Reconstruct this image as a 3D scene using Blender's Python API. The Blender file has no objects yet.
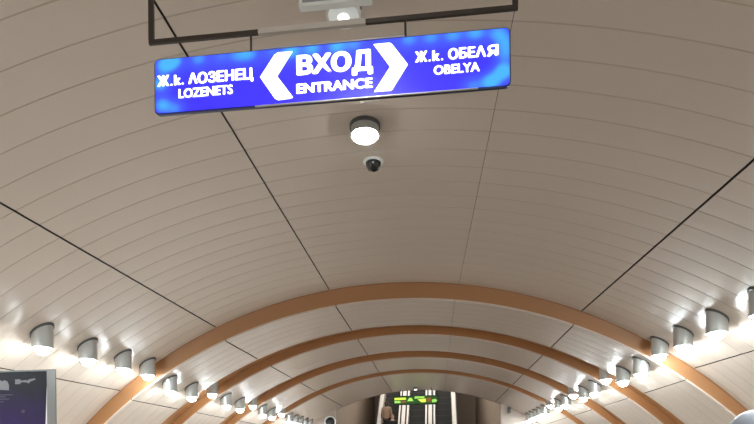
import bpy, bmesh, math, random
from mathutils import Vector, Matrix

scene = bpy.context.scene
C = scene.collection
random.seed(4)

# ------------------------------------------------------------------ camera
EYE = Vector((0.0, 0.0, 1.6))
FPX, PX, PY, YAW, ROLL = 550.0, 377.0, 459.4, 0.1077, -0.0098
cd = bpy.data.cameras.new('camera')
cd.sensor_width = 36.0
cd.lens = FPX / 754.0 * 36.0
cd.shift_y = (PY - 212.0) / 754.0
cd.clip_start = 0.05
cam = bpy.data.objects.new('camera', cd)
C.objects.link(cam)
CAMROT = Matrix.Rotation(YAW, 3, 'Z') @ Matrix.Rotation(math.pi / 2, 3, 'X') @ Matrix.Rotation(ROLL, 3, 'Z')
cam.matrix_world = Matrix.Translation(EYE) @ CAMROT.to_4x4()
scene.camera = cam

# ------------------------------------------------------------------ world, exposure
w = bpy.data.worlds.new('world')
scene.world = w
w.use_nodes = True
w.node_tree.nodes['Background'].inputs[0].default_value = (0.9, 0.95, 1.0, 1)
w.node_tree.nodes['Background'].inputs[1].default_value = 0.05
vs = scene.view_settings
vs.view_transform = 'Standard'
vs.look = 'None'
vs.gamma = 1.0
vs.use_curve_mapping = False
vs.exposure = 0.2
LAMP_W = 8.0          # each downlight of the two rows
LENS_E = 88.0
LENS_R = 128.0
SHAFT_W = 250.0        # unseen area lights added to brighten the escalator shaft


def ray(px, py):
    return CAMROT @ Vector(((px - PX) / FPX, -(py - PY) / FPX, -1.0))


def at(px, py, Y):
    """the point at depth Y along the hall seen at a place in the photograph"""
    d = ray(px, py)
    return EYE + d * (Y / d.y)


# ------------------------------------------------------------------ materials
def mat(name, col, rough=0.5, metal=0.0, spec=0.5, emit=None, estr=1.0, coat=0.0):
    m = bpy.data.materials.new(name)
    m.use_nodes = True
    b = m.node_tree.nodes['Principled BSDF']
    b.inputs['Base Color'].default_value = (*col, 1)
    b.inputs['Roughness'].default_value = rough
    b.inputs['Metallic'].default_value = metal
    b.inputs['Specular IOR Level'].default_value = spec
    b.inputs['Coat Weight'].default_value = coat
    b.inputs['Coat Roughness'].default_value = 0.15
    if emit:
        b.inputs['Emission Color'].default_value = (*emit, 1)
        b.inputs['Emission Strength'].default_value = estr
    return m


def noisy(m, scale, amount, stretch=(1, 1, 1), bump=0.0, bscale=None):
    """small wear variation of a material's own colour, and a bump"""
    nt = m.node_tree
    b = nt.nodes['Principled BSDF']
    tc = nt.nodes.new('ShaderNodeTexCoord')
    mp = nt.nodes.new('ShaderNodeMapping')
    mp.inputs['Scale'].default_value = stretch
    no = nt.nodes.new('ShaderNodeTexNoise')
    no.inputs['Scale'].default_value = scale
    no.inputs['Detail'].default_value = 4
    nt.links.new(tc.outputs['Object'], mp.inputs['Vector'])
    nt.links.new(mp.outputs['Vector'], no.inputs['Vector'])
    mx = nt.nodes.new('ShaderNodeMix')
    mx.data_type = 'RGBA'
    c = b.inputs['Base Color'].default_value[:]
    mx.inputs['A'].default_value = (c[0] * (1 - amount), c[1] * (1 - amount), c[2] * (1 - amount), 1)
    mx.inputs['B'].default_value = (min(1, c[0] * (1 + amount)), min(1, c[1] * (1 + amount)), min(1, c[2] * (1 + amount)), 1)
    nt.links.new(no.outputs['Fac'], mx.inputs['Factor'])
    nt.links.new(mx.outputs['Result'], b.inputs['Base Color'])
    if bump:
        bp = nt.nodes.new('ShaderNodeBump')
        bp.inputs['Strength'].default_value = bump
        bp.inputs['Distance'].default_value = 0.01
        nt.links.new(no.outputs['Fac'], bp.inputs['Height'])
        nt.links.new(bp.outputs['Normal'], b.inputs['Normal'])
    return m


M_PANEL = noisy(mat('ceiling plank', (0.64, 0.54, 0.46), rough=0.32, spec=0.5), 0.8, 0.05, (1, 0.4, 1))
M_JOINT = mat('plank joint', (0.53, 0.44, 0.365), rough=0.7)
M_SEAM = mat('dark seam', (0.035, 0.027, 0.019), rough=0.7)
M_RIB = noisy(mat('orange arch', (0.41, 0.195, 0.08), rough=0.42), 1.2, 0.06)
M_WALL = mat('portal wall', (0.52, 0.43, 0.37), rough=0.5)
M_FLOOR = noisy(mat('granite floor', (0.045, 0.03, 0.018), rough=0.45), 14, 0.12)
M_FLOORPALE = noisy(mat('pale bounce floor', (0.80, 0.76, 0.71), rough=0.4), 14, 0.1)  # unseen strip made pale to bounce light onto the left vault
M_FLOORMID = noisy(mat('grey bounce floor', (0.40, 0.35, 0.30), rough=0.4), 14, 0.1)  # unseen strip made paler to bounce light onto the right vault
M_SHAFT = noisy(mat('shaft brown', (0.46, 0.38, 0.31), rough=0.6), 3, 0.1)
M_METAL = mat('brushed grey', (0.50, 0.50, 0.48), rough=0.35, metal=0.5)
M_COLLAR = mat('dark collar', (0.10, 0.095, 0.09), rough=0.45, metal=0.3)
M_LENS = mat('lit lens', (0.9, 0.95, 0.95), rough=0.3, emit=(0.87, 0.97, 1.0), estr=LENS_E)
M_LENSR = mat('lit lens of the right row', (0.9, 0.95, 0.95), rough=0.3, emit=(0.87, 0.97, 1.0), estr=LENS_R)
M_LENSSMALL = mat('small lit lens', (0.9, 0.9, 0.9), rough=0.3, emit=(1, 1, 0.97), estr=2.5)
M_LENSDIM = mat('dim frosted lens', (0.55, 0.55, 0.52), rough=0.3, emit=(0.95, 1.0, 0.97), estr=0.25)
M_HANG = noisy(mat('dark bronze metal', (0.055, 0.042, 0.033), rough=0.4, metal=0.4), 6, 0.2)
M_BARSHEEN = mat('beige painted sheen', (0.50, 0.44, 0.38), rough=0.3)  # lamp reflection on the hanger bar, put into a pale colour
M_EDGE = mat('sign edge metal', (0.10, 0.10, 0.16), rough=0.3, metal=0.6)
M_ALU = mat('aluminium', (0.62, 0.60, 0.60), rough=0.3, metal=0.6)
M_WHITEFRAME = mat('white frame', (0.86, 0.86, 0.83), rough=0.4)
M_GREYPANEL = noisy(mat('grey lilac panel', (0.36, 0.34, 0.38), rough=0.45), 9, 0.12)
M_DOME = mat('smoked dome', (0.02, 0.02, 0.018), rough=0.12)
M_BOARDFRAME = mat('grey board frame', (0.20, 0.20, 0.20), rough=0.4, metal=0.3)
M_WHITE = mat('white backing', (0.85, 0.84, 0.85), rough=0.5)
M_PRINT = mat('poster print grey', (0.17, 0.17, 0.18), rough=0.5)
M_PRINTDIM = mat('poster print dim', (0.05, 0.045, 0.075), rough=0.5)
M_BLACK = mat('black rubber', (0.012, 0.012, 0.012), rough=0.5)
M_STEP = noisy(mat('step metal', (0.045, 0.047, 0.045), rough=0.55, metal=0.2), 20, 0.2)
M_DECK = mat('escalator deck', (0.80, 0.77, 0.73), rough=0.35, metal=0.1)
M_GLOBE = mat('pale globe', (0.27, 0.285, 0.32), rough=0.5)
M_SKIN = mat('skin', (0.60, 0.38, 0.28), rough=0.5)
M_COAT = mat('beige coat', (0.36, 0.24, 0.17), rough=0.85)
M_DARKCOAT = mat('black jacket', (0.013, 0.013, 0.015), rough=0.8)
M_JEANS = mat('dark trousers', (0.02, 0.022, 0.03), rough=0.85)
M_HAIR = mat('brown hair', (0.055, 0.032, 0.02), rough=0.6)
M_SHOE = mat('dark shoe', (0.02, 0.018, 0.016), rough=0.5)
M_LETTER = mat('lit white lettering', (0.9, 0.9, 0.9), rough=0.4, emit=(0.95, 0.96, 1.0), estr=1.25)


def sign_face_material():
    """backlit blue acrylic; the LEDs behind the rim show as paler patches of its emission"""
    m = mat('backlit blue', (0.02, 0.02, 0.35), rough=0.25, emit=(0.05, 0.03, 0.8), estr=1.0)
    nt = m.node_tree
    b = nt.nodes['Principled BSDF']
    tc = nt.nodes.new('ShaderNodeTexCoord')
    at_ = nt.nodes.new('ShaderNodeAttribute')
    at_.attribute_name = 'led'
    cr = nt.nodes.new('ShaderNodeValToRGB')
    e = cr.color_ramp.elements
    e[0].position = 0.0
    e[0].color = (0.036, 0.022, 0.74, 1)
    e[1].position = 1.0
    e[1].color = (0.05, 0.42, 1.0, 1)
    k = e.new(0.45)
    k.color = (0.045, 0.10, 0.93, 1)
    nt.links.new(at_.outputs['Fac'], cr.inputs['Fac'])
    nt.links.new(cr.outputs['Color'], b.inputs['Emission Color'])
    return m


M_SIGN = sign_face_material()


def poster_material():
    m = mat('night blue poster', (0.02, 0.02, 0.04), rough=0.6, spec=0.25)
    nt = m.node_tree
    b = nt.nodes['Principled BSDF']
    tc = nt.nodes.new('ShaderNodeTexCoord')
    sp = nt.nodes.new('ShaderNodeSeparateXYZ')
    nt.links.new(tc.outputs['Object'], sp.inputs['Vector'])
    mr = nt.nodes.new('ShaderNodeMapRange')
    mr.inputs['From Min'].default_value = 1.85
    mr.inputs['From Max'].default_value = 2.6
    nt.links.new(sp.outputs['Z'], mr.inputs['Value'])
    no = nt.nodes.new('ShaderNodeTexNoise')
    no.inputs['Scale'].default_value = 5
    nt.links.new(tc.outputs['Object'], no.inputs['Vector'])
    ad = nt.nodes.new('ShaderNodeMath')
    ad.operation = 'MULTIPLY_ADD'
    ad.inputs[1].default_value = 0.5
    nt.links.new(no.outputs['Fac'], ad.inputs[0])
    nt.links.new(mr.outputs['Result'], ad.inputs[2])
    cr = nt.nodes.new('ShaderNodeValToRGB')
    e = cr.color_ramp.elements
    e[0].position = 0.25
    e[0].color = (0.040, 0.018, 0.11, 1)
    e[1].position = 0.95
    e[1].color = (0.012, 0.014, 0.021, 1)
    nt.links.new(ad.outputs['Value'], cr.inputs['Fac'])
    nt.links.new(cr.outputs['Color'], b.inputs['Base Color'])
    return m


M_POSTER = poster_material()


# ------------------------------------------------------------------ helpers
def link_mesh(name, bm, mats, parent=None, smooth=None):
    me = bpy.data.meshes.new(name)
    bm.normal_update()
    bm.to_mesh(me)
    bm.free()
    for m in (mats if isinstance(mats, (list, tuple)) else [mats]):
        me.materials.append(m)
    if smooth is not None:
        for p in me.polygons:
            p.use_smooth = True
        me.set_sharp_from_angle(angle=math.radians(smooth))
    o = bpy.data.objects.new(name, me)
    C.objects.link(o)
    if parent is not None:
        o.parent = parent
    return o


def struct(name, bm, mats, smooth=None, parent=None):
    o = link_mesh(name, bm, mats, parent, smooth)
    if parent is None:
        o['kind'] = 'structure'
    return o


def thing(name, label, cat, loc=(0, 0, 0), group=None):
    o = bpy.data.objects.new(name, None)
    o.empty_display_size = 0.1
    C.objects.link(o)
    o.location = loc
    tag(o, label, cat, group)
    return o


def tag(o, label, cat, group=None):
    o['label'] = label
    o['category'] = cat
    if group:
        o['group'] = group
    return o


def add_box(bm, lo, hi, mi=0):
    x0, y0, z0 = lo
    x1, y1, z1 = hi
    v = [bm.verts.new(p) for p in ((x0, y0, z0), (x1, y0, z0), (x1, y1, z0), (x0, y1, z0),
                                   (x0, y0, z1), (x1, y0, z1), (x1, y1, z1), (x0, y1, z1))]
    for f in ((0, 3, 2, 1), (4, 5, 6, 7), (0, 1, 5, 4), (1, 2, 6, 5), (2, 3, 7, 6), (3, 0, 4, 7)):
        bm.faces.new([v[i] for i in f]).material_index = mi


def box_bm(lo, hi, bevel=0.0):
    bm = bmesh.new()
    add_box(bm, lo, hi)
    if bevel:
        bmesh.ops.bevel(bm, geom=bm.edges[:], offset=bevel, segments=2, affect='EDGES', profile=0.5)
    return bm


def add_prism(bm, pts, y0, y1, mi=0):
    """polygon in x-z (counter-clockwise seen from -y), extruded along y"""
    a = [bm.verts.new((x, y0, z)) for x, z in pts]
    b = [bm.verts.new((x, y1, z)) for x, z in pts]
    n = len(pts)
    bm.faces.new(a).material_index = mi
    bm.faces.new(b[::-1]).material_index = mi
    for i in range(n):
        j = (i + 1) % n
        bm.faces.new((a[j], a[i], b[i], b[j])).material_index = mi


def prism_bm(pts, y0, y1):
    bm = bmesh.new()
    add_prism(bm, pts, y0, y1)
    bmesh.ops.recalc_face_normals(bm, faces=bm.faces[:])
    return bm


def add_lathe(bm, prof, n=28, c=(0, 0, 0), mi=0):
    """prof: list of (radius, z) from bottom to top, around z"""
    rings = []
    for r, z in prof:
        if r < 1e-6:
            rings.append([bm.verts.new((c[0], c[1], c[2] + z))])
        else:
            rings.append([bm.verts.new((c[0] + r * math.cos(2 * math.pi * k / n), c[1] + r * math.sin(2 * math.pi * k / n), c[2] + z)) for k in range(n)])
    for a, b in zip(rings, rings[1:]):
        for k in range(n):
            j = (k + 1) % n
            if len(a) == 1 and len(b) == 1:
                continue
            if len(a) == 1:
                f = bm.faces.new((a[0], b[j], b[k]))
            elif len(b) == 1:
                f = bm.faces.new((a[k], a[j], b[0]))
            else:
                f = bm.faces.new((a[k], a[j], b[j], b[k]))
            f.material_index = mi
    return rings


def lathe_bm(prof, n=28, c=(0, 0, 0)):
    bm = bmesh.new()
    add_lathe(bm, prof, n, c)
    bmesh.ops.recalc_face_normals(bm, faces=bm.faces[:])
    return bm


def add_rod(bm, p, q, r, n=10):
    p, q = Vector(p), Vector(q)
    d = (q - p).normalized()
    s = d.orthogonal().normalized()
    t = d.cross(s)
    A = [bm.verts.new(p + (s * math.cos(2 * math.pi * k / n) + t * math.sin(2 * math.pi * k / n)) * r) for k in range(n)]
    B = [bm.verts.new(q + (s * math.cos(2 * math.pi * k / n) + t * math.sin(2 * math.pi * k / n)) * r) for k in range(n)]
    bm.faces.new(A[::-1])
    bm.faces.new(B)
    for k in range(n):
        j = (k + 1) % n
        bm.faces.new((A[k], A[j], B[j], B[k]))


def rod_bm(p, q, r, n=10):
    bm = bmesh.new()
    add_rod(bm, p, q, r, n)
    bmesh.ops.recalc_face_normals(bm, faces=bm.faces[:])
    return bm


def rounded_rect(x0, x1, z0, z1, r, n=7):
    pts = []
    for cx, cz, a0 in ((x1 - r, z0 + r, -90), (x1 - r, z1 - r, 0), (x0 + r, z1 - r, 90), (x0 + r, z0 + r, 180)):
        for k in range(n):
            a = math.radians(a0 + 90 * k / (n - 1))
            pts.append((cx + r * math.cos(a), cz + r * math.sin(a)))
    return pts


def text_mesh(name, body, x0, x1, z0, z1, y, m, parent, bold=0.02):
    """one line of heavy lettering fitted to a box in the x-z plane; the stroke is thickened by shifted copies"""
    cu = bpy.data.curves.new(name, 'FONT')
    cu.body = body
    cu.resolution_u = 3
    tmp = bpy.data.objects.new(name, cu)
    C.objects.link(tmp)
    bpy.context.view_layer.update()
    me = bpy.data.meshes.new_from_object(tmp.evaluated_get(bpy.context.evaluated_depsgraph_get()))
    bpy.data.objects.remove(tmp)
    xs = [v.co.x for v in me.vertices]
    ys = [v.co.y for v in me.vertices]
    ax, bx, ay, by = min(xs), max(xs), min(ys), max(ys)
    k = bold * (z1 - z0) / (by - ay)
    bm = bmesh.new()
    n = 0
    shifts = [(math.cos(a * math.pi / 4) * k, math.sin(a * math.pi / 4) * k * 0.7) for a in range(8)] + [(0, 0)]
    for dx, dz in shifts:
        vs_ = [bm.verts.new((x0 + k + (x1 - x0 - 2 * k) * (v.co.x - ax) / (bx - ax) + dx, y - 0.0003 * n - 0.001,
                             z0 + k * 0.7 + (z1 - z0 - 1.4 * k) * (v.co.y - ay) / (by - ay) + dz)) for v in me.vertices]
        for p in me.polygons:
            bm.faces.new([vs_[i] for i in p.vertices])
        n += 1
    bpy.data.meshes.remove(me)
    return link_mesh(name, bm, m, parent)


# ------------------------------------------------------------------ the vault
RV = 8.0
XC, ZC = -0.634, EYE.z - 5.277
Y_STEP = 9.395
Y_BACK = -8.0
Y_END = 21.62
RIB_D = 0.20


def near_centre(Y):
    return (-0.668 - 0.0197 * (Y - Y_STEP), EYE.z - 5.0 + 0.0194 * (Y - Y_STEP))


def far_centre(Y):
    return (XC, ZC)


def vpoint(centre, a, Y, off=0.0):
    """a point of the vault; off > 0 lies inside the room, off < 0 behind the skin"""
    cx, cz = centre(Y)
    return Vector((cx + (RV - off) * math.sin(a), Y, cz + (RV - off) * math.cos(a)))


def vault_z(centre, x, Y, off=0.0):
    cx, cz = centre(Y)
    return cz + math.sqrt(max((RV - off) ** 2 - (x - cx) ** 2, 0.01))


def on_vault(centre, px, py, drop=0.0):
    """where the line of sight through a place in the photograph meets the vault"""
    lo_, hi_ = 0.5, 40.0
    for _ in range(60):
        y = (lo_ + hi_) / 2
        q = at(px, py, y)
        if q.z < vault_z(centre, q.x, y, drop):
            lo_ = y
        else:
            hi_ = y
    return at(px, py, lo_)


def angle_list(seams, lo, hi, step=0.016):
    """angles with the seam grooves cut in: (angle, extra depth, material of the strip that follows)"""
    cuts = sorted(seams)
    out = []
    a = lo
    for s, half in cuts:
        e = s - half
        n = max(1, int((e - a) / step))
        for k in range(n):
            out.append((a + (e - a) * k / n, 0.0, 0))
        out += [(e, 0.0, 2), (e + 0.0002, 0.02, 2), (s + half - 0.0002, 0.02, 2)]
        a = s + half
    n = max(1, int((hi - a) / step))
    for k in range(n):
        out.append((a + (hi - a) * k / n, 0.0, 0))
    out.append((hi, 0.0, 0))
    return out


def plank_list(y0, y1, phase=3.93, pitch=0.31, g=0.007, sag=0.0025):
    """rows along the hall: (Y, depth, material of the row that follows)"""
    rows = []
    k0 = math.floor((y0 - phase) / pitch)
    k = k0
    while phase + k * pitch < y1:
        a = phase + k * pitch
        rows += [(a - g, 0.0, 1), (a, 0.003, 1), (a + g, 0.0, 0)]
        for t in (0.25, 0.5, 0.75):
            rows.append((a + t * pitch, -sag * (1 - (2 * t - 1) ** 2), 0))
        k += 1
    rows = [r for r in rows if y0 + 0.01 < r[0] < y1 - 0.01]
    return [(y0, 0.0, 0)] + rows + [(y1, 0.0, 0)]


def vault_bay(name, centre, y0, y1, seams, lo, hi, lip=False):
    bm = bmesh.new()
    A = angle_list(seams, lo, hi)
    Y = plank_list(y0, y1)
    if lip:
        Y = [(y0 + 0.0005, 0.03, 0)] + Y
    grid = [[bm.verts.new(vpoint(centre, a, y, -max(d, e) if max(d, e) > 0 else -min(d, e))) for a, d, _ in A] for y, e, _ in Y]
    for i in range(len(Y) - 1):
        for j in range(len(A) - 1):
            f = bm.faces.new((grid[i][j], grid[i][j + 1], grid[i + 1][j + 1], grid[i + 1][j]))
            f.material_index = 2 if A[j][2] == 2 else (1 if Y[i][2] == 1 else 0)
    return struct(name, bm, [M_PANEL, M_JOINT, M_SEAM], smooth=14)


def vault_rib(name, rows, lo, hi):
    """rows: list of (centre, Y, offset) of the cross-section, near to far"""
    bm = bmesh.new()
    n = 150
    grid = [[bm.verts.new(vpoint(c, lo + (hi - lo) * k / n, y, off)) for k in range(n + 1)] for c, y, off in rows]
    for i in range(len(rows) - 1):
        for k in range(n):
            bm.faces.new((grid[i][k], grid[i][k + 1], grid[i + 1][k + 1], grid[i + 1][k]))
    return struct(name, bm, M_RIB, smooth=35)


LO, HI = -1.10, 1.10
SEAM_NEAR = [(-0.668, 0.0011), (-0.406, 0.0014), (-0.142, 0.0010), (0.134, 0.00025), (0.391, 0.0014), (0.641, 0.0011)]
SEAM_FAR = [(-0.646, 0.0011), (-0.391, 0.0015), (-0.134, 0.0011), (0.121, 0.00025), (0.371, 0.0013), (0.62, 0.001)]
vault_bay('ceiling', near_centre, Y_BACK, 9.31, SEAM_NEAR, LO, HI)
BAYS = [(Y_STEP, 11.174), (12.103, 13.858), (14.844, 16.70), (17.55, Y_END)]
for k, (a, b) in enumerate(BAYS):
    vault_bay('ceiling.%03d' % (k + 1), far_centre, a, b, SEAM_FAR, LO, HI, lip=True)
vault_rib('trim_1', [(near_centre, 9.305, 0.0), (near_centre, 9.32, -0.015), (near_centre, 9.37, -0.015), (far_centre, Y_STEP, -0.16), (far_centre, Y_STEP + 0.003, 0.0)], LO, HI)
for k in range(3):
    a, b = BAYS[k][1], BAYS[k + 1][0]
    vault_rib('trim_%d' % (k + 2), [(far_centre, a, -0.001), (far_centre, a, -RIB_D), (far_centre, b + 0.003, -RIB_D), (far_centre, b + 0.003, -0.004)], LO, HI)

# floor in strips toned for the light they bounce, and the wall behind the photographer
struct('floor', box_bm((-2.6, Y_BACK - 0.2, -0.2), (2.6, 36.0, 0.0)), M_FLOOR)
struct('floor.002', box_bm((2.6, Y_BACK - 0.2, -0.2), (7.2, 36.0, 0.0)), M_FLOORMID)
struct('floor.001', box_bm((-8.2, Y_BACK - 0.2, -0.2), (-2.6, 36.0, 0.0)), M_FLOORPALE)
struct('wall_back', box_bm((-8.2, Y_BACK - 0.25, 0.0), (7.2, Y_BACK - 0.01, 4.9)), M_WALL)

# portal wall at the end of the hall: opening between XL and XR under the arch
XL, XR = at(337, 415, Y_END).x, at(500.5, 415, Y_END).x


def portal_side(name, x_in, sgn):
    bm = bmesh.new()
    pts = []
    n = 16
    cx, cz = XC, ZC
    xs = [x_in + (sgn * 7.3 + cx - x_in) * k / n for k in range(n + 1)]
    top = [(x, cz + math.sqrt(max((RV + 0.03) ** 2 - (x - cx) ** 2, 0))) for x in xs]
    poly = [(x_in, 0.0)] + top + [(xs[-1], 0.0)]
    if sgn < 0:
        poly = poly
    add_prism(bm, poly, Y_END - 0.12, Y_END + 0.2)
    bmesh.ops.recalc_face_normals(bm, faces=bm.faces[:])
    return struct(name, bm, M_WALL)


portal_side('wall_end', XL, -1)
portal_side('wall_end.001', XR, 1)
# head of the portal above the arch, and the brown escalator shaft behind
bm = bmesh.new()
n = 40
arc = [(XL - 0.3 + (XR - XL + 0.6) * k / n) for k in range(n + 1)]
poly = [(x, vault_z(far_centre, x, Y_END, -0.004)) for x in arc] + [(arc[-1], 9.5), (arc[0], 9.5)]
add_prism(bm, poly, Y_END + 0.002, Y_END + 0.2)
bmesh.ops.recalc_face_normals(bm, faces=bm.faces[:])
struct('wall_portal_head', bm, M_WALL)
SXL, SXR = XL - 0.05, XR + 0.05
struct('wall_shaft_left', box_bm((SXL - 0.2, Y_END + 0.2, 0), (SXL, 36, 9.5)), M_SHAFT)
struct('wall_shaft_right', box_bm((SXR, Y_END + 0.2, 0), (SXR + 0.2, 36, 9.5)), M_SHAFT)
struct('wall_shaft_back', box_bm((SXL, 35.8, 0), (SXR, 36, 9.5)), M_SHAFT)
struct('ceiling_shaft', box_bm((SXL - 0.2, Y_END, 9.5), (SXR + 0.2, 36, 9.7)), M_SHAFT)
al = bpy.data.lights.new('shaft fill', 'AREA')  # added fill without a fitting, hidden behind the portal head
al.shape = 'RECTANGLE'
al.size, al.size_y = 4.0, 5.0
al.energy = SHAFT_W
al.color = (1.0, 0.95, 0.88)
ao = bpy.data.objects.new('shaft_fill', al)
C.objects.link(ao)
ao.location = ((XL + XR) / 2, 23.2, 8.6)
ao.rotation_euler = (math.radians(48), 0, 0)

al2 = al.copy()  # second added fill, deeper in the shaft
al2.energy = SHAFT_W * 0.9
ao2 = bpy.data.objects.new('shaft_fill', al2)
C.objects.link(ao2)
ao2.location = ((XL + XR) / 2, 29.5, 9.3)
# ------------------------------------------------------------------ downlights
BR = 0.123


def downlight(centre, pos, label, group, r=BR, power=LAMP_W, below=0.0, name='ceiling_downlight', spot=160, dome=0.085, lens=None):
    """a vertical cylinder whose top follows the vault, with a bright lens below; pos is the lens centre"""
    x, y, z = pos
    t = thing(name, label, 'ceiling lamp', (x, y, z), group)
    rl = r - 0.032 if r == BR else r - 0.01
    n = 28
    bm = bmesh.new()
    lo_ring, mid, top = [], [], []
    for k in range(n):
        a = 2 * math.pi * k / n
        dx, dy = r * math.cos(a), r * math.sin(a)
        zt = vault_z(centre, x + dx, y + dy, -below) - z + 0.004
        lo_ring.append(bm.verts.new((dx, dy, 0.012)))
        top.append(bm.verts.new((dx, dy, zt)))
    for k in range(n):
        j = (k + 1) % n
        bm.faces.new((lo_ring[k], lo_ring[j], top[j], top[k]))
    bm.faces.new(lo_ring[::-1])
    bmesh.ops.recalc_face_normals(bm, faces=bm.faces[:])
    link_mesh('lamp_body', bm, M_METAL, t, smooth=40)
    # collar against the ceiling
    bm = bmesh.new()
    a_, b_ = [], []
    for k in range(n):
        a = 2 * math.pi * k / n
        dx, dy = (r + 0.012) * math.cos(a), (r + 0.012) * math.sin(a)
        zt = vault_z(centre, x + dx, y + dy, -below) - z
        a_.append(bm.verts.new((dx, dy, zt - 0.03)))
        b_.append(bm.verts.new((dx, dy, zt)))
    for k in range(n):
        j = (k + 1) % n
        bm.faces.new((a_[k], a_[j], b_[j], b_[k]))
    bm.faces.new(a_[::-1])
    bmesh.ops.recalc_face_normals(bm, faces=bm.faces[:])
    link_mesh('mounting_collar', bm, M_COLLAR, t, smooth=40)
    link_mesh('lamp_ring', lathe_bm([(r - 0.02, 0.0), (r + 0.004, 0.0), (r + 0.004, 0.025), (r - 0.02, 0.025)], n), M_METAL, t, smooth=40)
    link_mesh('lens', lathe_bm([(0, -dome), (rl * 0.4, -dome * 0.94), (rl * 0.72, -dome * 0.74), (rl * 0.93, -dome * 0.4), (rl, 0.0), (rl, 0.02)], n), lens or M_LENS, t, smooth=60)
    if power:
        l = bpy.data.lights.new('downlight beam', 'SPOT')
        l.energy = power
        l.spot_size = math.radians(spot)
        l.spot_blend = 0.5
        l.shadow_soft_size = 0.08
        l.color = (1.0, 0.97, 0.92)
        o = bpy.data.objects.new('downlight_beam', l)
        C.objects.link(o)
        o.parent = t
        o.location = (0, 0, -0.12)
    return t


ORD = ['first', 'second', 'third', 'fourth', 'fifth', 'sixth', 'seventh', 'eighth', 'ninth', 'tenth']
NEAR_Y = [6.44, 7.38, 8.30, 9.08]
ROWS = []          # (Y, centre fn, offset of the lens below the skin, skin depth, text)
for k, y in enumerate(NEAR_Y):
    ROWS.append((y, near_centre, 0.2, 0.0,
                 ['third lamp before the first orange arch',
                  'second lamp before the first orange arch',
                  'last lamp before the first orange arch',
                  'touching the near edge of the first orange arch'][k]))
for y, tx in ((9.66, 'just past the first orange arch'), (10.56, 'midway between the first and second orange arches')):
    ROWS.append((y, far_centre, 0.2, 0.0, tx))
ROWS.append((11.58, far_centre, 0.08, RIB_D, 'in the channel of the second orange arch'))
for y, tx in ((12.38, 'just past the second orange arch'), (13.28, 'just before the third orange arch')):
    ROWS.append((y, far_centre, 0.2, 0.0, tx))
ROWS.append((14.25, far_centre, 0.08, RIB_D, 'in the channel of the third orange arch'))
for y, tx in ((15.08, 'just past the third orange arch'), (15.95, 'just before the fourth orange arch')):
    ROWS.append((y, far_centre, 0.2, 0.0, tx))
ROWS.append((17.0, far_centre, 0.08, RIB_D, 'in the channel of the fourth orange arch'))
FAR_Y = [17.9, 18.65, 19.4, 20.15, 20.9]
for k, y in enumerate(FAR_Y):
    ROWS.append((y, far_centre, 0.2, 0.0, '%s lamp past the fourth orange arch' % ORD[k]))
LENS = {-1: M_LENS, 1: M_LENSR}
for side, row, an, af in ((-1, 'left', -0.586, -0.573), (1, 'right', 0.564, 0.548)):
    for y, cf, off, deep, tx in ROWS:
        a = an if cf is near_centre else af
        p = vpoint(cf, a, y, 0.2)
        if deep:
            p.z += 0.18
        downlight(cf, p, 'grey downlight of the %s row, %s' % (row, tx), 'downlights of the %s row' % row, below=deep, lens=LENS[side])
    k = 0
    for y in (5.52, 4.6, 3.68, 2.76, 1.84, 0.92, 0.0, -0.92, -1.84, -2.76, -3.68, -4.6, -5.5, -6.4):
        p = vpoint(near_centre, an, y, 0.2)
        downlight(near_centre, p, ('grey downlight of the %s row, fourth before the first orange arch' % row) if y > 5 else
                  'grey downlight of the %s row beside and behind the viewer' % row, 'downlights of the %s row' % row, lens=LENS[side])

# the lamps along the crown
p = on_vault(near_centre, 365.0, 136, 0.10)
downlight(near_centre, p, 'bright round ceiling lamp on the crown just below the blue sign', 'crown lamps', r=0.122, power=4, spot=150, dome=0.035)
p = on_vault(near_centre, 343.5, 16, 0.10)
cl = downlight(near_centre, p, 'round ceiling lamp behind the hanger bar above the blue sign', 'crown lamps', r=0.105, power=4, spot=120, dome=0.012, lens=M_LENSDIM)
for ch in cl.children:
    if ch.name.startswith('lamp_ring'):
        ch.data.materials[0] = M_WHITEFRAME
link_mesh('bulb', lathe_bm([(0, -0.03), (0.025, -0.026), (0.036, -0.012), (0.036, 0.0)], 20), M_LENSSMALL, cl, smooth=60)
for y, tx in ((0.75, 'over the viewer'), (-1.9, 'behind the viewer')):  # unseen lamps added to brighten surfaces that face the camera
    q = vpoint(near_centre, 0.0, y, 0.1)
    downlight(near_centre, q, 'round added fill lamp on the crown ' + tx, 'crown lamps', r=0.122, power=30, spot=165, dome=0.06)
p = on_vault(far_centre, 415.5, 389.5, 0.08)
downlight(far_centre, p, 'small lit lamp on the crown at the far end above the green display', 'crown lamps', r=0.07, power=2, spot=150, dome=0.03, lens=M_LENSSMALL)

# ------------------------------------------------------------------ dome camera on the crown
p = on_vault(near_centre, 373.3, 163.2, 0.02)
zt = vault_z(near_centre, p.x, p.y)
t = thing('dome_camera', 'small dark dome camera with pale rim on the crown behind the round lamp', 'camera', (p.x, p.y, zt))
link_mesh('mounting_ring', lathe_bm([(0.0, -0.02), (0.09, -0.02), (0.1, -0.012), (0.1, 0.004), (0, 0.004)], 24), M_WHITEFRAME, t, smooth=40)
link_mesh('dome', lathe_bm([(0, -0.10), (0.03, -0.095), (0.055, -0.08), (0.07, -0.055), (0.076, -0.02), (0.0, -0.02)], 24), M_DOME, t, smooth=60)

# ------------------------------------------------------------------ the blue entrance sign and its hanger
D = 2.7


def sx(px, py):
    return at(px, py, D - 0.05).x


def sz(px, py):
    return at(px, py, D - 0.05).z


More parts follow.
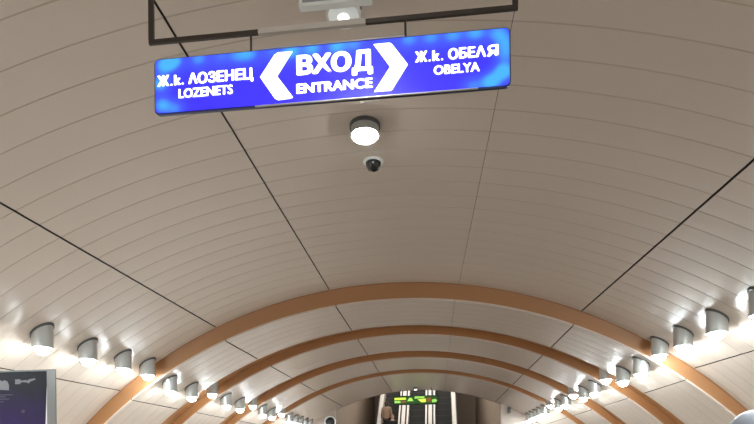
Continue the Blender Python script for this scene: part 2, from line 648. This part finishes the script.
x0, x1 = sx(154.2, 87), sx(510.9, 56)
z1 = (sz(159.8, 59) + sz(502.5, 26.6)) / 2
z0 = (sz(157.6, 115.4) + sz(504.8, 86)) / 2
YF = D - 0.05
sign = thing('entrance_sign', 'long blue backlit sign with white arrows and Cyrillic lettering hanging on two rods', 'sign', ((x0 + x1) / 2, D, z0))
so = Vector(sign.location)


def loc_pts(pts):
    return [(x - so.x, z - so.z) for x, z in pts]


rr = 0.027
link_mesh('sign_case', prism_bm(loc_pts(rounded_rect(x0, x1, z0, z1, rr)), -0.046, -0.032), M_EDGE, sign)
b_ = 0.0065
# face: a fine grid cut to the rounded outline, with the LED glow as an attribute
bm = bmesh.new()
NX, NZ = 150, 28
fx0, fx1, fz0, fz1 = x0 + b_ - so.x, x1 - b_ - so.x, z0 + b_ - so.z, z1 - b_ - so.z
W_, H_ = fx1 - fx0, fz1 - fz0
led = bm.verts.layers.float.new('led')
SPOTS = [(0.015, 0.55, 0.8), (0.03, 0.9, 0.8), (0.02, 0.15, 0.75), (0.06, 0.06, 0.5), (0.13, 0.97, 0.55), (0.055, 0.97, 0.8), (0.195, 0.97, 0.35),
         (0.245, 0.96, 0.5), (0.28, 0.97, 0.6), (0.345, 0.97, 0.35), (0.40, 0.94, 0.8), (0.46, 0.96, 0.7), (0.53, 0.96, 0.75), (0.58, 0.97, 0.5), (0.66, 0.97, 0.3),
         (0.73, 0.97, 0.55), (0.79, 0.97, 0.55), (0.85, 0.97, 0.6), (0.91, 0.98, 0.7), (0.97, 0.93, 0.6), (0.99, 0.55, 0.55), (0.985, 0.25, 1.0), (0.95, 0.08, 0.95), (0.90, 0.03, 0.5), (0.99, 0.75, 0.5)]


def led_value(u, v):
    s = 0.12 * math.exp(-((v - 0.85) / 0.25) ** 2)
    for a, b, k in SPOTS:
        dx = (u - a) * W_ / H_
        dy = v - b
        s += 1.2 * k * math.exp(-(dx * dx + dy * dy * 1.3) / 0.03)
    return min(1.0, s)


def in_round(x, z):
    r = rr - b_
    dx = max(fx0 + r - x, x - (fx1 - r), 0)
    dz = max(fz0 + r - z, z - (fz1 - r), 0)
    L = math.hypot(dx, dz)
    if L > r:
        x += (-1 if x > 0 else 1) * (dx - dx * r / L)
        z += (-1 if z > (fz0 + fz1) / 2 else 1) * (dz - dz * r / L)
    return x, z


g = []
for j in range(NZ + 1):
    row = []
    for i in range(NX + 1):
        u, v = i / NX, j / NZ
        x, z = in_round(fx0 + W_ * u, fz0 + H_ * v)
        vv = bm.verts.new((x, -0.05, z))
        vv[led] = led_value(u, v)
        row.append(vv)
    g.append(row)
for j in range(NZ):
    for i in range(NX):
        try:
            bm.faces.new((g[j][i], g[j][i + 1], g[j + 1][i + 1], g[j + 1][i]))
        except ValueError:
            pass
face = link_mesh('sign_face', bm, M_SIGN, sign)
# bright aluminium edge strips of the case along the rim
link_mesh('edge_strip', box_bm((sx(262, 50) - so.x, -0.054, z1 - 0.004 - so.z), (sx(405, 36) - so.x, -0.047, z1 + 0.001 - so.z)), M_ALU, sign)['label'] = 'silver strip along the upper edge'
link_mesh('edge_strip', box_bm((sx(255, 104) - so.x, -0.054, z0 - 0.001 - so.z), (sx(478, 86) - so.x, -0.047, z0 + 0.004 - so.z)), M_ALU, sign)['label'] = 'silver strip along the lower edge'


def sign_text(body, l, r, bl, br, tl, tr, name='lettering', bold=0.03):
    """l, r: left and right in the photo; bl/br the bottom and tl/tr the top at those ends"""
    X0, X1 = sx(l, (bl + tl) / 2), sx(r, (br + tr) / 2)
    Z0 = (sz(l, bl) + sz(r, br)) / 2
    Z1 = (sz(l, tl) + sz(r, tr)) / 2
    return text_mesh(name, body, X0 - so.x, X1 - so.x, Z0 - so.z, Z1 - so.z, -0.0505, M_LETTER, sign, bold)


sign_text('ж', 157.6, 169.4, 87.2, 86.2, 76.0, 75.0, bold=0.03)
sign_text('.', 170.6, 172.8, 86.2, 86.0, 84.0, 83.8, bold=0.03)
sign_text('k', 174.2, 181.2, 85.8, 85.2, 75.2, 74.6, bold=0.05)
sign_text('.', 181.8, 184.0, 85.0, 84.8, 82.8, 82.6, bold=0.03)
sign_text('Λ', 188.3, 197.8, 84.6, 83.8, 73.2, 72.6, bold=0.045)
sign_text('ОЗЕНЕ', 197.6, 242.8, 84.2, 80.4, 72.4, 68.6, bold=0.042)
sign_text('Ц', 243.2, 253.4, 82.6, 81.7, 68.5, 67.6, bold=0.042)
sign_text('LOZENETS', 178.6, 233.0, 98.9, 94.2, 89.2, 84.6, bold=0.034)
sign_text('ВХО', 296.4, 351.5, 75.8, 72.1, 55.0, 50.8, bold=0.058)
sign_text('Д', 351.8, 373.0, 76.4, 74.6, 50.6, 48.8, bold=0.055)
sign_text('ENTRANCE', 296.4, 372.8, 94.6, 88.0, 83.8, 77.8, bold=0.052)
sign_text('ж', 415.0, 427.4, 63.0, 62.0, 51.8, 50.8, bold=0.03)
sign_text('.', 428.6, 430.8, 62.0, 61.8, 59.8, 59.6, bold=0.03)
sign_text('k', 432.2, 439.8, 61.6, 61.0, 50.8, 50.2, bold=0.05)
sign_text('.', 441.0, 443.2, 60.8, 60.6, 58.6, 58.4, bold=0.03)
sign_text('ОБЕ', 448.0, 475.5, 60.2, 58.0, 48.6, 46.4, bold=0.045)
sign_text('Λ', 475.3, 486.2, 57.8, 57.0, 46.4, 45.5, bold=0.045)
sign_text('Я', 487.0, 498.6, 57.0, 56.0, 45.4, 44.3, bold=0.04)
sign_text('OBELYA', 433.6, 479.8, 75.6, 71.6, 65.8, 62.0, bold=0.036)


def chevron(pts):
    P = [(sx(*p) - so.x, sz(*p) - so.z) for p in pts]
    o = link_mesh('arrow', prism_bm(P, -0.0545, -0.0505), M_LETTER, sign)
    o['label'] = 'white chevron arrow'
    return o


chevron([(260.3, 77.6), (274.5, 55.4), (278.0, 53.0), (292.6, 51.8), (277.2, 76.6), (293.2, 97.6), (290.5, 98.8), (278.2, 100.4), (275.0, 98.8)])
chevron([(373.6, 44.8), (389.6, 43.2), (392.0, 44.6), (407.8, 64.8), (392.6, 89.4), (390.6, 91.0), (374.2, 92.2), (390.2, 67.2)])

# hanger frame
ceil_z = lambda x, y: vault_z(near_centre, x, y)
hx0, hx1 = sx(148.4, 42), sx(518.2, 8)
hb = (sz(148.5, 43.2) + sz(518, 9.8)) / 2
ht = (sz(150, 38.6) + sz(518, 4.6)) / 2
hang = thing('hanger_frame', 'dark bronze metal hanger bar with two uprights above the blue sign', 'hanger', ((hx0 + hx1) / 2, D, hb))
ho = Vector(hang.location)
link_mesh('cross_bar', box_bm((hx0 - ho.x, -0.05, 0), (hx1 - ho.x, -0.035, ht - hb), 0.002), M_HANG, hang)
for xa, xb in ((hx0, hx0 + 0.026), (hx1 - 0.026, hx1)):
    ztop = min(ceil_z(xa, D), ceil_z(xb, D))
    link_mesh('upright', box_bm((xa - ho.x, -0.05, ht - hb), (xb - ho.x, -0.035, ztop - hb + 0.002)), M_HANG, hang)
    link_mesh('ceiling_plate', box_bm((xa - ho.x - 0.03, -0.06, ztop - hb - 0.02), (xb - ho.x + 0.03, 0.06, ztop - hb)), M_HANG, hang)
sl = link_mesh('bar_sheen', box_bm((sx(258, 32) - ho.x, -0.0535, -0.002), (sx(365.5, 24) - ho.x, -0.033, ht - hb + 0.003), 0.002), M_BARSHEEN, hang)  # pale box added for the lamp's sheen on the bar
sl['label'] = 'pale beige painted sheen round the middle of the bar'
for px, py in ((250.5, 42), (405.3, 28)):
    x = sx(px, py)
    link_mesh('suspension_rod', rod_bm((x - ho.x, -0.041, z1 - hb + 0.0015), (x - ho.x, -0.041, 0.001), 0.0055), M_HANG, hang)

# ------------------------------------------------------------------ white framed panel at the top edge
Y2 = 3.0
a, b = at(299.6, 9.4, Y2), at(371.8, 2.2, Y2)
zb = (a.z + b.z) / 2
pn = thing('hanging_panel', 'white framed grey panel hanging from the crown, cut by the top edge', 'panel', ((a.x + b.x) / 2, Y2, zb))
hw = (b.x - a.x) / 2
H = 0.30
fr = 0.018
bm = bmesh.new()
add_box(bm, (-hw, -0.02, 0), (hw, 0.02, fr))
add_box(bm, (-hw, -0.02, H - fr), (hw, 0.02, H))
add_box(bm, (-hw, -0.02, fr), (-hw + fr, 0.02, H - fr))
add_box(bm, (hw - fr, -0.02, fr), (hw, 0.02, H - fr))
link_mesh('frame', bm, M_WHITEFRAME, pn)
link_mesh('panel_face', box_bm((-hw + fr, -0.008, fr), (hw - fr, 0.008, H - fr)), M_GREYPANEL, pn)
for s in (-1, 1):
    zt = ceil_z(pn.location.x + s * hw * 0.7, Y2) - zb
    link_mesh('suspension_rod', rod_bm((s * hw * 0.7, 0, H), (s * hw * 0.7, 0, zt + 0.002), 0.008), M_METAL, pn)

# ------------------------------------------------------------------ poster board on the left platform
YP = 5.2
pr = at(55.4, 395, YP - 0.035).x
pt = at(50, 369.3, YP - 0.035).z
px_ = 9.5 / FPX * YP
pb_w = 1.25
board = thing('poster_board', 'grey framed board with a night blue poster standing at the left edge', 'poster board', (pr - pb_w / 2, YP, 0))
hw = pb_w / 2
zbot = 0.55
bm = bmesh.new()
fw = 0.092
add_box(bm, (hw - fw, -0.035, zbot), (hw, -0.02, pt))
add_box(bm, (-hw, -0.035, zbot), (-hw + fw, -0.02, pt))
add_box(bm, (-hw + fw, -0.035, zbot), (hw - fw, -0.02, zbot + fw))
add_box(bm, (-hw + fw, -0.035, pt - 0.012), (hw - fw, -0.02, pt))
link_mesh('frame', bm, M_BOARDFRAME, board)
link_mesh('back_panel', box_bm((-hw + fw, -0.028, zbot + fw), (hw - fw, -0.02, pt - 0.012)), M_WHITE, board)
for s in (-1, 1):
    link_mesh('leg', box_bm((s * (hw - 0.05) - 0.035, -0.035, 0), (s * (hw - 0.05) + 0.035, -0.005, zbot), 0.006), M_BOARDFRAME, board)
    link_mesh('foot', box_bm((s * (hw - 0.05) - 0.06, -0.2, 0), (s * (hw - 0.05) + 0.06, 0.2, 0.02), 0.006), M_BOARDFRAME, board)
# the poster sheet, its right edge drawn in below so the white backing shows
xr = hw - fw
sheet = prism_bm([(-hw + fw, zbot + fw), (xr - 0.075, zbot + fw), (xr - 0.028, 1.93), (xr - 0.002, pt - 0.10), (xr - 0.002, pt - 0.014), (-hw + fw, pt - 0.014)], -0.03, -0.021)
poster = link_mesh('poster', sheet, M_POSTER, board)
poster['label'] = 'night blue poster sheet with pale print'
bo = Vector(board.location)


def pp(px, py):
    q = at(px, py, YP - 0.03)
    return (q.x - bo.x, q.z - bo.z)


def pprint(pts, m):
    link_mesh('printed_mark', prism_bm([pp(*q) for q in pts], -0.0315, -0.0302), m, poster)


pprint([(-8, 389.5), (9, 390.3), (9, 385), (7.5, 381.5), (4.5, 380.2), (2, 381.5), (0, 380), (-4, 380), (-8, 383)], M_PRINT)
pprint([(15.2, 384.2), (20.5, 384), (20.5, 379.2), (15.2, 379.4)], M_PRINT)
pprint([(20.5, 382.6), (24.5, 382.0), (24.5, 380.3), (20.5, 380.6)], M_PRINT)
pprint([(24.5, 382.4), (27.0, 382.4), (28.5, 383.6), (30.0, 381.8), (35.5, 379.6), (35.0, 378.2), (29.5, 379.2), (27.5, 380.4), (24.5, 380.0)], M_PRINT)
for ya, xa, xb in ((395.6, -6, 13), (397.6, -6, 6), (399.8, -6, 9.5), (402.6, -6, 4)):
    pprint([(xa, ya), (xb, ya - 0.3), (xb, ya - 1.3), (xa, ya - 1.0)], M_PRINTDIM)
pprint([(21.5, 412.5), (23.5, 413.5), (25.0, 412.2), (24.8, 410.2), (22.8, 409.6), (21.3, 410.8)], M_PRINTDIM)

# ------------------------------------------------------------------ pale globe cut by the bottom right corner
YG = 6.0
gc = at(757, 436, YG)
gr = 25.0 / FPX * YG
gl = thing('globe_lamp', 'pale grey round globe on a post cut by the bottom right corner', 'lamp post', (gc.x, gc.y, 0))
prof = [(gr * math.cos(math.radians(a)), gc.z + gr * math.sin(math.radians(a))) for a in range(-80, 90, 8)] + [(0, gc.z + gr)]
link_mesh('globe', lathe_bm([(0, prof[0][1])] + prof, 32), M_GLOBE, gl, smooth=60)
link_mesh('post', lathe_bm([(0, 0), (0.16, 0), (0.16, 0.02), (0.045, 0.06), (0.04, gc.z - gr * 1.1), (0.085, gc.z - gr * 1.02), (0.085, gc.z - gr * 0.96), (0, gc.z - gr * 0.96)], 20), M_METAL, gl, smooth=35)

# ------------------------------------------------------------------ escalators
YE0 = 22.9
TAN = math.tan(math.radians(40))
YE1 = 34.5
LANES = [(at(390.4, 412, 26.3).x, 'leftmost of the three escalators, carrying two people'),
         (at(416.6, 412, 26.3).x, 'middle of the three escalators, directly under the green display'),
         (at(443.6, 412, 26.3).x, 'rightmost of the three escalators, empty')]
PITCH = (LANES[2][0] - LANES[0][0]) / 2
LW = 0.40
for k, (lx, lab) in enumerate(LANES):
    lx = LANES[0][0] + PITCH * k
    LANES[k] = (lx, lab)
    e = thing('escalator', 'dark stepped escalator with pale sides, ' + lab, 'escalator', (lx, YE0, 0), 'escalators at the far end')
    bm = bmesh.new()
    pts = [(-1.3, 0.0), (0.0, 0.0)]
    ns = int((YE1 - YE0) / 0.4)
    for s in range(ns):
        pts += [(s * 0.4, (s + 1) * 0.4 * TAN), ((s + 1) * 0.4, (s + 1) * 0.4 * TAN)]
    va = [bm.verts.new((-LW, y, z + 0.012)) for y, z in pts]
    vb = [bm.verts.new((LW, y, z + 0.012)) for y, z in pts]
    for i in range(len(pts) - 1):
        bm.faces.new((va[i], vb[i], vb[i + 1], va[i + 1]))
    for s in range(ns):
        add_box(bm, (-LW, s * 0.4 - 0.006, (s + 1) * 0.4 * TAN - 0.005), (LW, s * 0.4 + 0.03, (s + 1) * 0.4 * TAN + 0.016), 1)
    link_mesh('steps', bm, [M_STEP, M_COLLAR], e)
    half = PITCH / 2 - 0.004
    L = YE1 - YE0
    for sg in (-1, 1):
        outer = (k == 0 and sg < 0) or (k == 2 and sg > 0)
        he = LW + 0.20 if outer else half
        xa, xb = (LW, he) if sg > 0 else (-he, -LW)
        bm = bmesh.new()
        prof = [(-1.2, 0.0), (-1.2, 0.85), (0.0, 0.95), (L, L * TAN + 0.95), (L, 0.0)]
        A_ = [bm.verts.new((xa, y, z)) for y, z in prof]
        B_ = [bm.verts.new((xb, y, z)) for y, z in prof]
        bm.faces.new(A_)
        bm.faces.new(B_[::-1])
        for i in range(5):
            j = (i + 1) % 5
            bm.faces.new((A_[j], A_[i], B_[i], B_[j]))
        bmesh.ops.recalc_face_normals(bm, faces=bm.faces[:])
        link_mesh('balustrade', bm, M_DECK, e)
        xm = (sg * (he + 0.02)) if outer else (xa + xb) / 2
        bm = bmesh.new()
        add_rod(bm, (xm, 0.0, 0.985), (xm, L, L * TAN + 0.985), 0.036)
        add_rod(bm, (xm, -1.15, 0.885), (xm, 0.0, 0.985), 0.036)
        bmesh.ops.recalc_face_normals(bm, faces=bm.faces[:])
        link_mesh('handrail', bm, M_BLACK, e)

# ------------------------------------------------------------------ green display above the escalators
YD = 21.0
a, b = at(393.6, 400.4, YD), at(438.2, 400.0, YD)
dz = 9.0 / FPX * YD
disp = thing('green_display', 'small green and yellow lit display hanging before the escalators', 'display', ((a.x + b.x) / 2, YD, (a.z + b.z) / 2))
dw = (b.x - a.x) / 2
M_GREEN = mat('green led field', (0.02, 0.08, 0.02), rough=0.4, emit=(0.015, 0.06, 0.01), estr=0.9)
M_YELLOW = mat('yellow green led', (0.3, 0.4, 0.05), rough=0.4, emit=(0.62, 0.85, 0.07), estr=1.1)
M_LIME = mat('pale green led', (0.2, 0.4, 0.1), rough=0.4, emit=(0.28, 0.62, 0.10), estr=1.0)
M_REDLED = mat('dull red led', (0.15, 0.05, 0.02), rough=0.4, emit=(0.20, 0.09, 0.02), estr=0.9)
link_mesh('display_case', box_bm((-dw, -0.05, -dz / 2), (dw, 0.08, dz / 2), 0.01), M_BLACK, disp)
link_mesh('display_field', box_bm((-dw + 0.03, -0.056, -dz / 2 + 0.03), (dw - 0.03, -0.05, dz / 2 - 0.03)), M_GREEN, disp)


def glyph(pts, m):
    P = [(at(q[0], q[1], YD).x - disp.location.x, at(q[0], q[1], YD).z - disp.location.z) for q in pts]
    link_mesh('lit_mark', prism_bm(P, -0.064, -0.057), m, disp)


glyph([(394.6, 400.4), (406.0, 399.8), (406.0, 397.8), (394.6, 398.2)], M_YELLOW)
glyph([(394.6, 403.4), (400.5, 403.2), (400.5, 401.0), (394.6, 401.2)], M_LIME)
glyph([(401.0, 403.2), (406.0, 402.8), (406.0, 400.6), (401.0, 401.0)], M_REDLED)
glyph([(407.0, 401.6), (413.5, 401.2), (411.8, 398.0), (409.5, 398.0)], M_LIME)
glyph([(408.2, 400.4), (412.0, 400.2), (411.0, 398.8)], M_YELLOW)
glyph([(414.5, 398.8), (424.5, 398.4), (424.5, 396.4), (415.0, 396.6)], M_LIME)
glyph([(417.5, 399.6), (421.5, 402.4), (425.8, 402.2), (425.8, 398.8)], M_YELLOW)
glyph([(426.4, 402.0), (431.0, 401.8), (431.0, 397.6), (426.4, 397.8)], M_REDLED)
glyph([(432.0, 402.4), (435.5, 402.2), (437.4, 400.6), (435.5, 399.0), (432.0, 399.6)], M_LIME)
for s in (-1, 1):
    zt = vault_z(far_centre, disp.location.x + s * dw * 0.7, YD) - disp.location.z
    link_mesh('suspension_rod', rod_bm((s * dw * 0.7, 0.02, dz / 2 - 0.005), (s * dw * 0.7, 0.02, zt + 0.002), 0.012), M_BLACK, disp)

# ------------------------------------------------------------------ small fittings beside the portal
q = at(330.5, 422, Y_END - 0.12)
sp = thing('loudspeaker', 'small black oval loudspeaker with white rim left of the portal', 'loudspeaker', (q.x, Y_END - 0.12, q.z))
bm = lathe_bm([(0, -0.14), (0.11, -0.13), (0.17, -0.10), (0.19, 0.0), (0, 0.0)], 24)
bmesh.ops.rotate(bm, verts=bm.verts[:], cent=(0, 0, 0), matrix=Matrix.Rotation(-math.pi / 2, 3, 'X'))
link_mesh('cone', bm, M_BLACK, sp, smooth=50)
bm = lathe_bm([(0.19, -0.10), (0.235, -0.10), (0.235, 0.0), (0.19, 0.0)], 24)
bmesh.ops.rotate(bm, verts=bm.verts[:], cent=(0, 0, 0), matrix=Matrix.Rotation(-math.pi / 2, 3, 'X'))
link_mesh('rim', bm, M_WHITEFRAME, sp, smooth=40)
q = at(509, 410.5, Y_END - 0.12)
bx = thing('junction_box', 'small dark grey box on the wall right of the portal', 'box', (q.x, Y_END - 0.12, q.z))
link_mesh('box_body', box_bm((-0.05, -0.1, -0.11), (0.05, 0.0, 0.11), 0.01), M_COLLAR, bx)
link_mesh('box_lid', box_bm((-0.055, -0.115, -0.115), (0.055, -0.1, 0.115), 0.006), M_COLLAR, bx)


# ------------------------------------------------------------------ people riding up the left escalator, backs to us
def skin_mesh(name, pts, edges, radii, m, parent, level=2):
    me = bpy.data.meshes.new(name)
    me.from_pydata([Vector(p) for p in pts], edges, [])
    o = bpy.data.objects.new(name, me)
    C.objects.link(o)
    md = o.modifiers.new('skin', 'SKIN')
    sv = me.skin_vertices[0].data
    for i, r in enumerate(radii):
        sv[i].radius = r if isinstance(r, (tuple, list)) else (r, r)
    sv[0].use_root = True
    md.use_smooth_shade = True
    sb = o.modifiers.new('sub', 'SUBSURF')
    sb.levels = level
    sb.render_levels = level
    bpy.context.view_layer.update()
    ev = bpy.data.meshes.new_from_object(o.evaluated_get(bpy.context.evaluated_depsgraph_get()))
    bpy.data.objects.remove(o)
    ev.name = name
    ev.materials.clear()
    ev.materials.append(m)
    for p in ev.polygons:
        p.use_smooth = True
    q = bpy.data.objects.new(name, ev)
    C.objects.link(q)
    if parent is not None:
        q.parent = parent
    return q


def person(loc, h, label, coat, hair_full, arm_out=0.0):
    t = thing('person', label, 'person', loc)
    s = h / 1.75

    def S(p):
        return (p[0] * s, p[1] * s, p[2] * s)
    pts = [(0, 0, 0.95), (0, -0.01, 1.15), (0, -0.01, 1.38), (0, 0.0, 1.49), (0, 0.01, 1.56), (0, 0.02, 1.66), (0, 0.02, 1.73)]
    rad = [(0.155, 0.11), (0.145, 0.10), (0.165, 0.11), (0.065, 0.06), (0.06, 0.065), (0.078, 0.095), (0.045, 0.055)]
    ed = [(0, 1), (1, 2), (2, 3), (3, 4), (4, 5), (5, 6)]
    for sg in (-1, 1):
        b = len(pts)
        ox = arm_out * (1 if sg < 0 else 0.3)
        pts += [(sg * 0.19, 0, 1.40), (sg * (0.235 + ox * 0.5), -0.03, 1.12), (sg * (0.25 + ox), 0.10, 0.90), (sg * (0.25 + ox), 0.15, 0.83)]
        rad += [0.062, 0.048, 0.036, 0.03]
        ed += [(2, b), (b, b + 1), (b + 1, b + 2), (b + 2, b + 3)]
        # hand: palm, four fingers and a thumb
        hx, hy, hz = pts[b + 3]
        c = len(pts)
        pts.append((hx, hy + 0.05, hz - 0.03))
        rad.append((0.034, 0.018))
        ed.append((b + 3, c))
        for f, (dx, ln) in enumerate(((-0.027, 0.06), (-0.009, 0.072), (0.009, 0.068), (0.027, 0.052))):
            d = len(pts)
            pts += [(hx + dx, hy + 0.05 + ln * 0.55, hz - 0.045), (hx + dx, hy + 0.05 + ln * 0.8, hz - 0.075)]
            rad += [0.010, 0.008]
            ed += [(c, d), (d, d + 1)]
        d = len(pts)
        pts += [(hx - sg * 0.042, hy + 0.045, hz - 0.035), (hx - sg * 0.05, hy + 0.075, hz - 0.055)]
        rad += [0.011, 0.009]
        ed += [(c, d), (d, d + 1)]
        b = len(pts)
        pts += [(sg * 0.09, 0, 0.88), (sg * 0.10, 0.02, 0.48), (sg * 0.10, -0.02, 0.09), (sg * 0.105, 0.10, 0.035)]
        rad += [0.088, 0.058, 0.040, (0.042, 0.03)]
        ed += [(0, b), (b, b + 1), (b + 1, b + 2), (b + 2, b + 3)]
    sc = lambda r: tuple(x * s for x in r) if isinstance(r, tuple) else r * s
    skin_mesh('body', [S(p) for p in pts], ed, [sc(r) for r in rad], M_SKIN, t)
    # coat: torso and sleeves over the body
    cp = [(0, 0, 0.74), (0, 0, 0.95), (0, -0.01, 1.18), (0, -0.01, 1.38), (0, 0, 1.49)]
    cr = [(0.20, 0.15), (0.19, 0.14), (0.175, 0.13), (0.19, 0.13), (0.085, 0.08)]
    ce = [(0, 1), (1, 2), (2, 3), (3, 4)]
    for sg in (-1, 1):
        b = len(cp)
        ox = arm_out * (1 if sg < 0 else 0.3)
        cp += [(sg * 0.19, 0, 1.40), (sg * (0.235 + ox * 0.5), -0.03, 1.12), (sg * (0.25 + ox), 0.09, 0.91)]
        cr += [0.082, 0.066, 0.052]
        ce += [(3, b), (b, b + 1), (b + 1, b + 2)]
    skin_mesh('coat', [S(p) for p in cp], ce, [sc(r) for r in cr], coat, t)
    tp = [(0, 0, 0.95)]
    tr = [(0.165, 0.12)]
    te = []
    for sg in (-1, 1):
        b = len(tp)
        tp += [(sg * 0.09, 0, 0.86), (sg * 0.10, 0.02, 0.48), (sg * 0.10, -0.02, 0.10)]
        tr += [0.102, 0.074, 0.062]
        te += [(0, b), (b, b + 1), (b + 1, b + 2)]
    skin_mesh('trousers', [S(p) for p in tp], te, [sc(r) for r in tr], M_JEANS, t)
    for sg in (-1, 1):
        skin_mesh('shoe', [S(p) for p in ((sg * 0.10, -0.05, 0.05), (sg * 0.103, 0.05, 0.045), (sg * 0.108, 0.16, 0.036))], [(0, 1), (1, 2)], [sc(r) for r in ((0.052, 0.05), (0.052, 0.045), (0.04, 0.03))], M_SHOE, t)
    # face features on the far side of the head
    for sg in (-1, 1):
        skin_mesh('ear', [S(p) for p in ((sg * 0.078, 0.02, 1.665), (sg * 0.09, 0.01, 1.64), (sg * 0.08, 0.018, 1.615))], [(0, 1), (1, 2)], [sc((0.012, 0.018))] * 3, M_SKIN, t, 1)
        skin_mesh('eye', [S(p) for p in ((sg * 0.032, 0.104, 1.65), (sg * 0.032, 0.112, 1.65))], [(0, 1)], [sc(0.012)] * 2, M_WHITE, t, 1)
    skin_mesh('nose', [S(p) for p in ((0, 0.105, 1.655), (0, 0.13, 1.615))], [(0, 1)], [sc(0.01), sc(0.016)], M_SKIN, t, 1)
    skin_mesh('mouth', [S(p) for p in ((-0.022, 0.103, 1.585), (0.0, 0.11, 1.583), (0.022, 0.103, 1.585))], [(0, 1), (1, 2)], [sc(0.007)] * 3, M_COAT, t, 1)
    if hair_full:
        hp = [(0, -0.01, 1.755), (0, -0.03, 1.68), (0, -0.045, 1.58), (0, -0.06, 1.46)]
        hr = [(0.06, 0.06), (0.10, 0.09), (0.105, 0.07), (0.08, 0.05)]
    else:
        hp = [(0, -0.005, 1.755), (0, -0.018, 1.70)]
        hr = [(0.055, 0.06), (0.083, 0.088)]
    skin_mesh('hair', [S(p) for p in hp], [(i, i + 1) for i in range(len(hp) - 1)], [sc(r) for r in hr], M_HAIR if hair_full else M_SKIN, t)
    return t


def step_top(Y):
    s = math.floor((Y - YE0) / 0.4)
    return (s + 1) * 0.4 * TAN + 0.03


lx0 = LANES[0][0]
Yp = YE0 + 0.4 * 7 + 0.2
person((at(386.5, 410, Yp).x, Yp, step_top(Yp)), 1.63, 'person with long brown hair and beige coat standing on the left escalator, seen from behind', M_COAT, True)
Yq = YE0 + 0.4 * 5 + 0.2
person((at(392.6, 418, Yq).x, Yq, step_top(Yq)), 1.60, 'person in black with bare pale head, lower on the left escalator', M_DARKCOAT, False, 0.04)
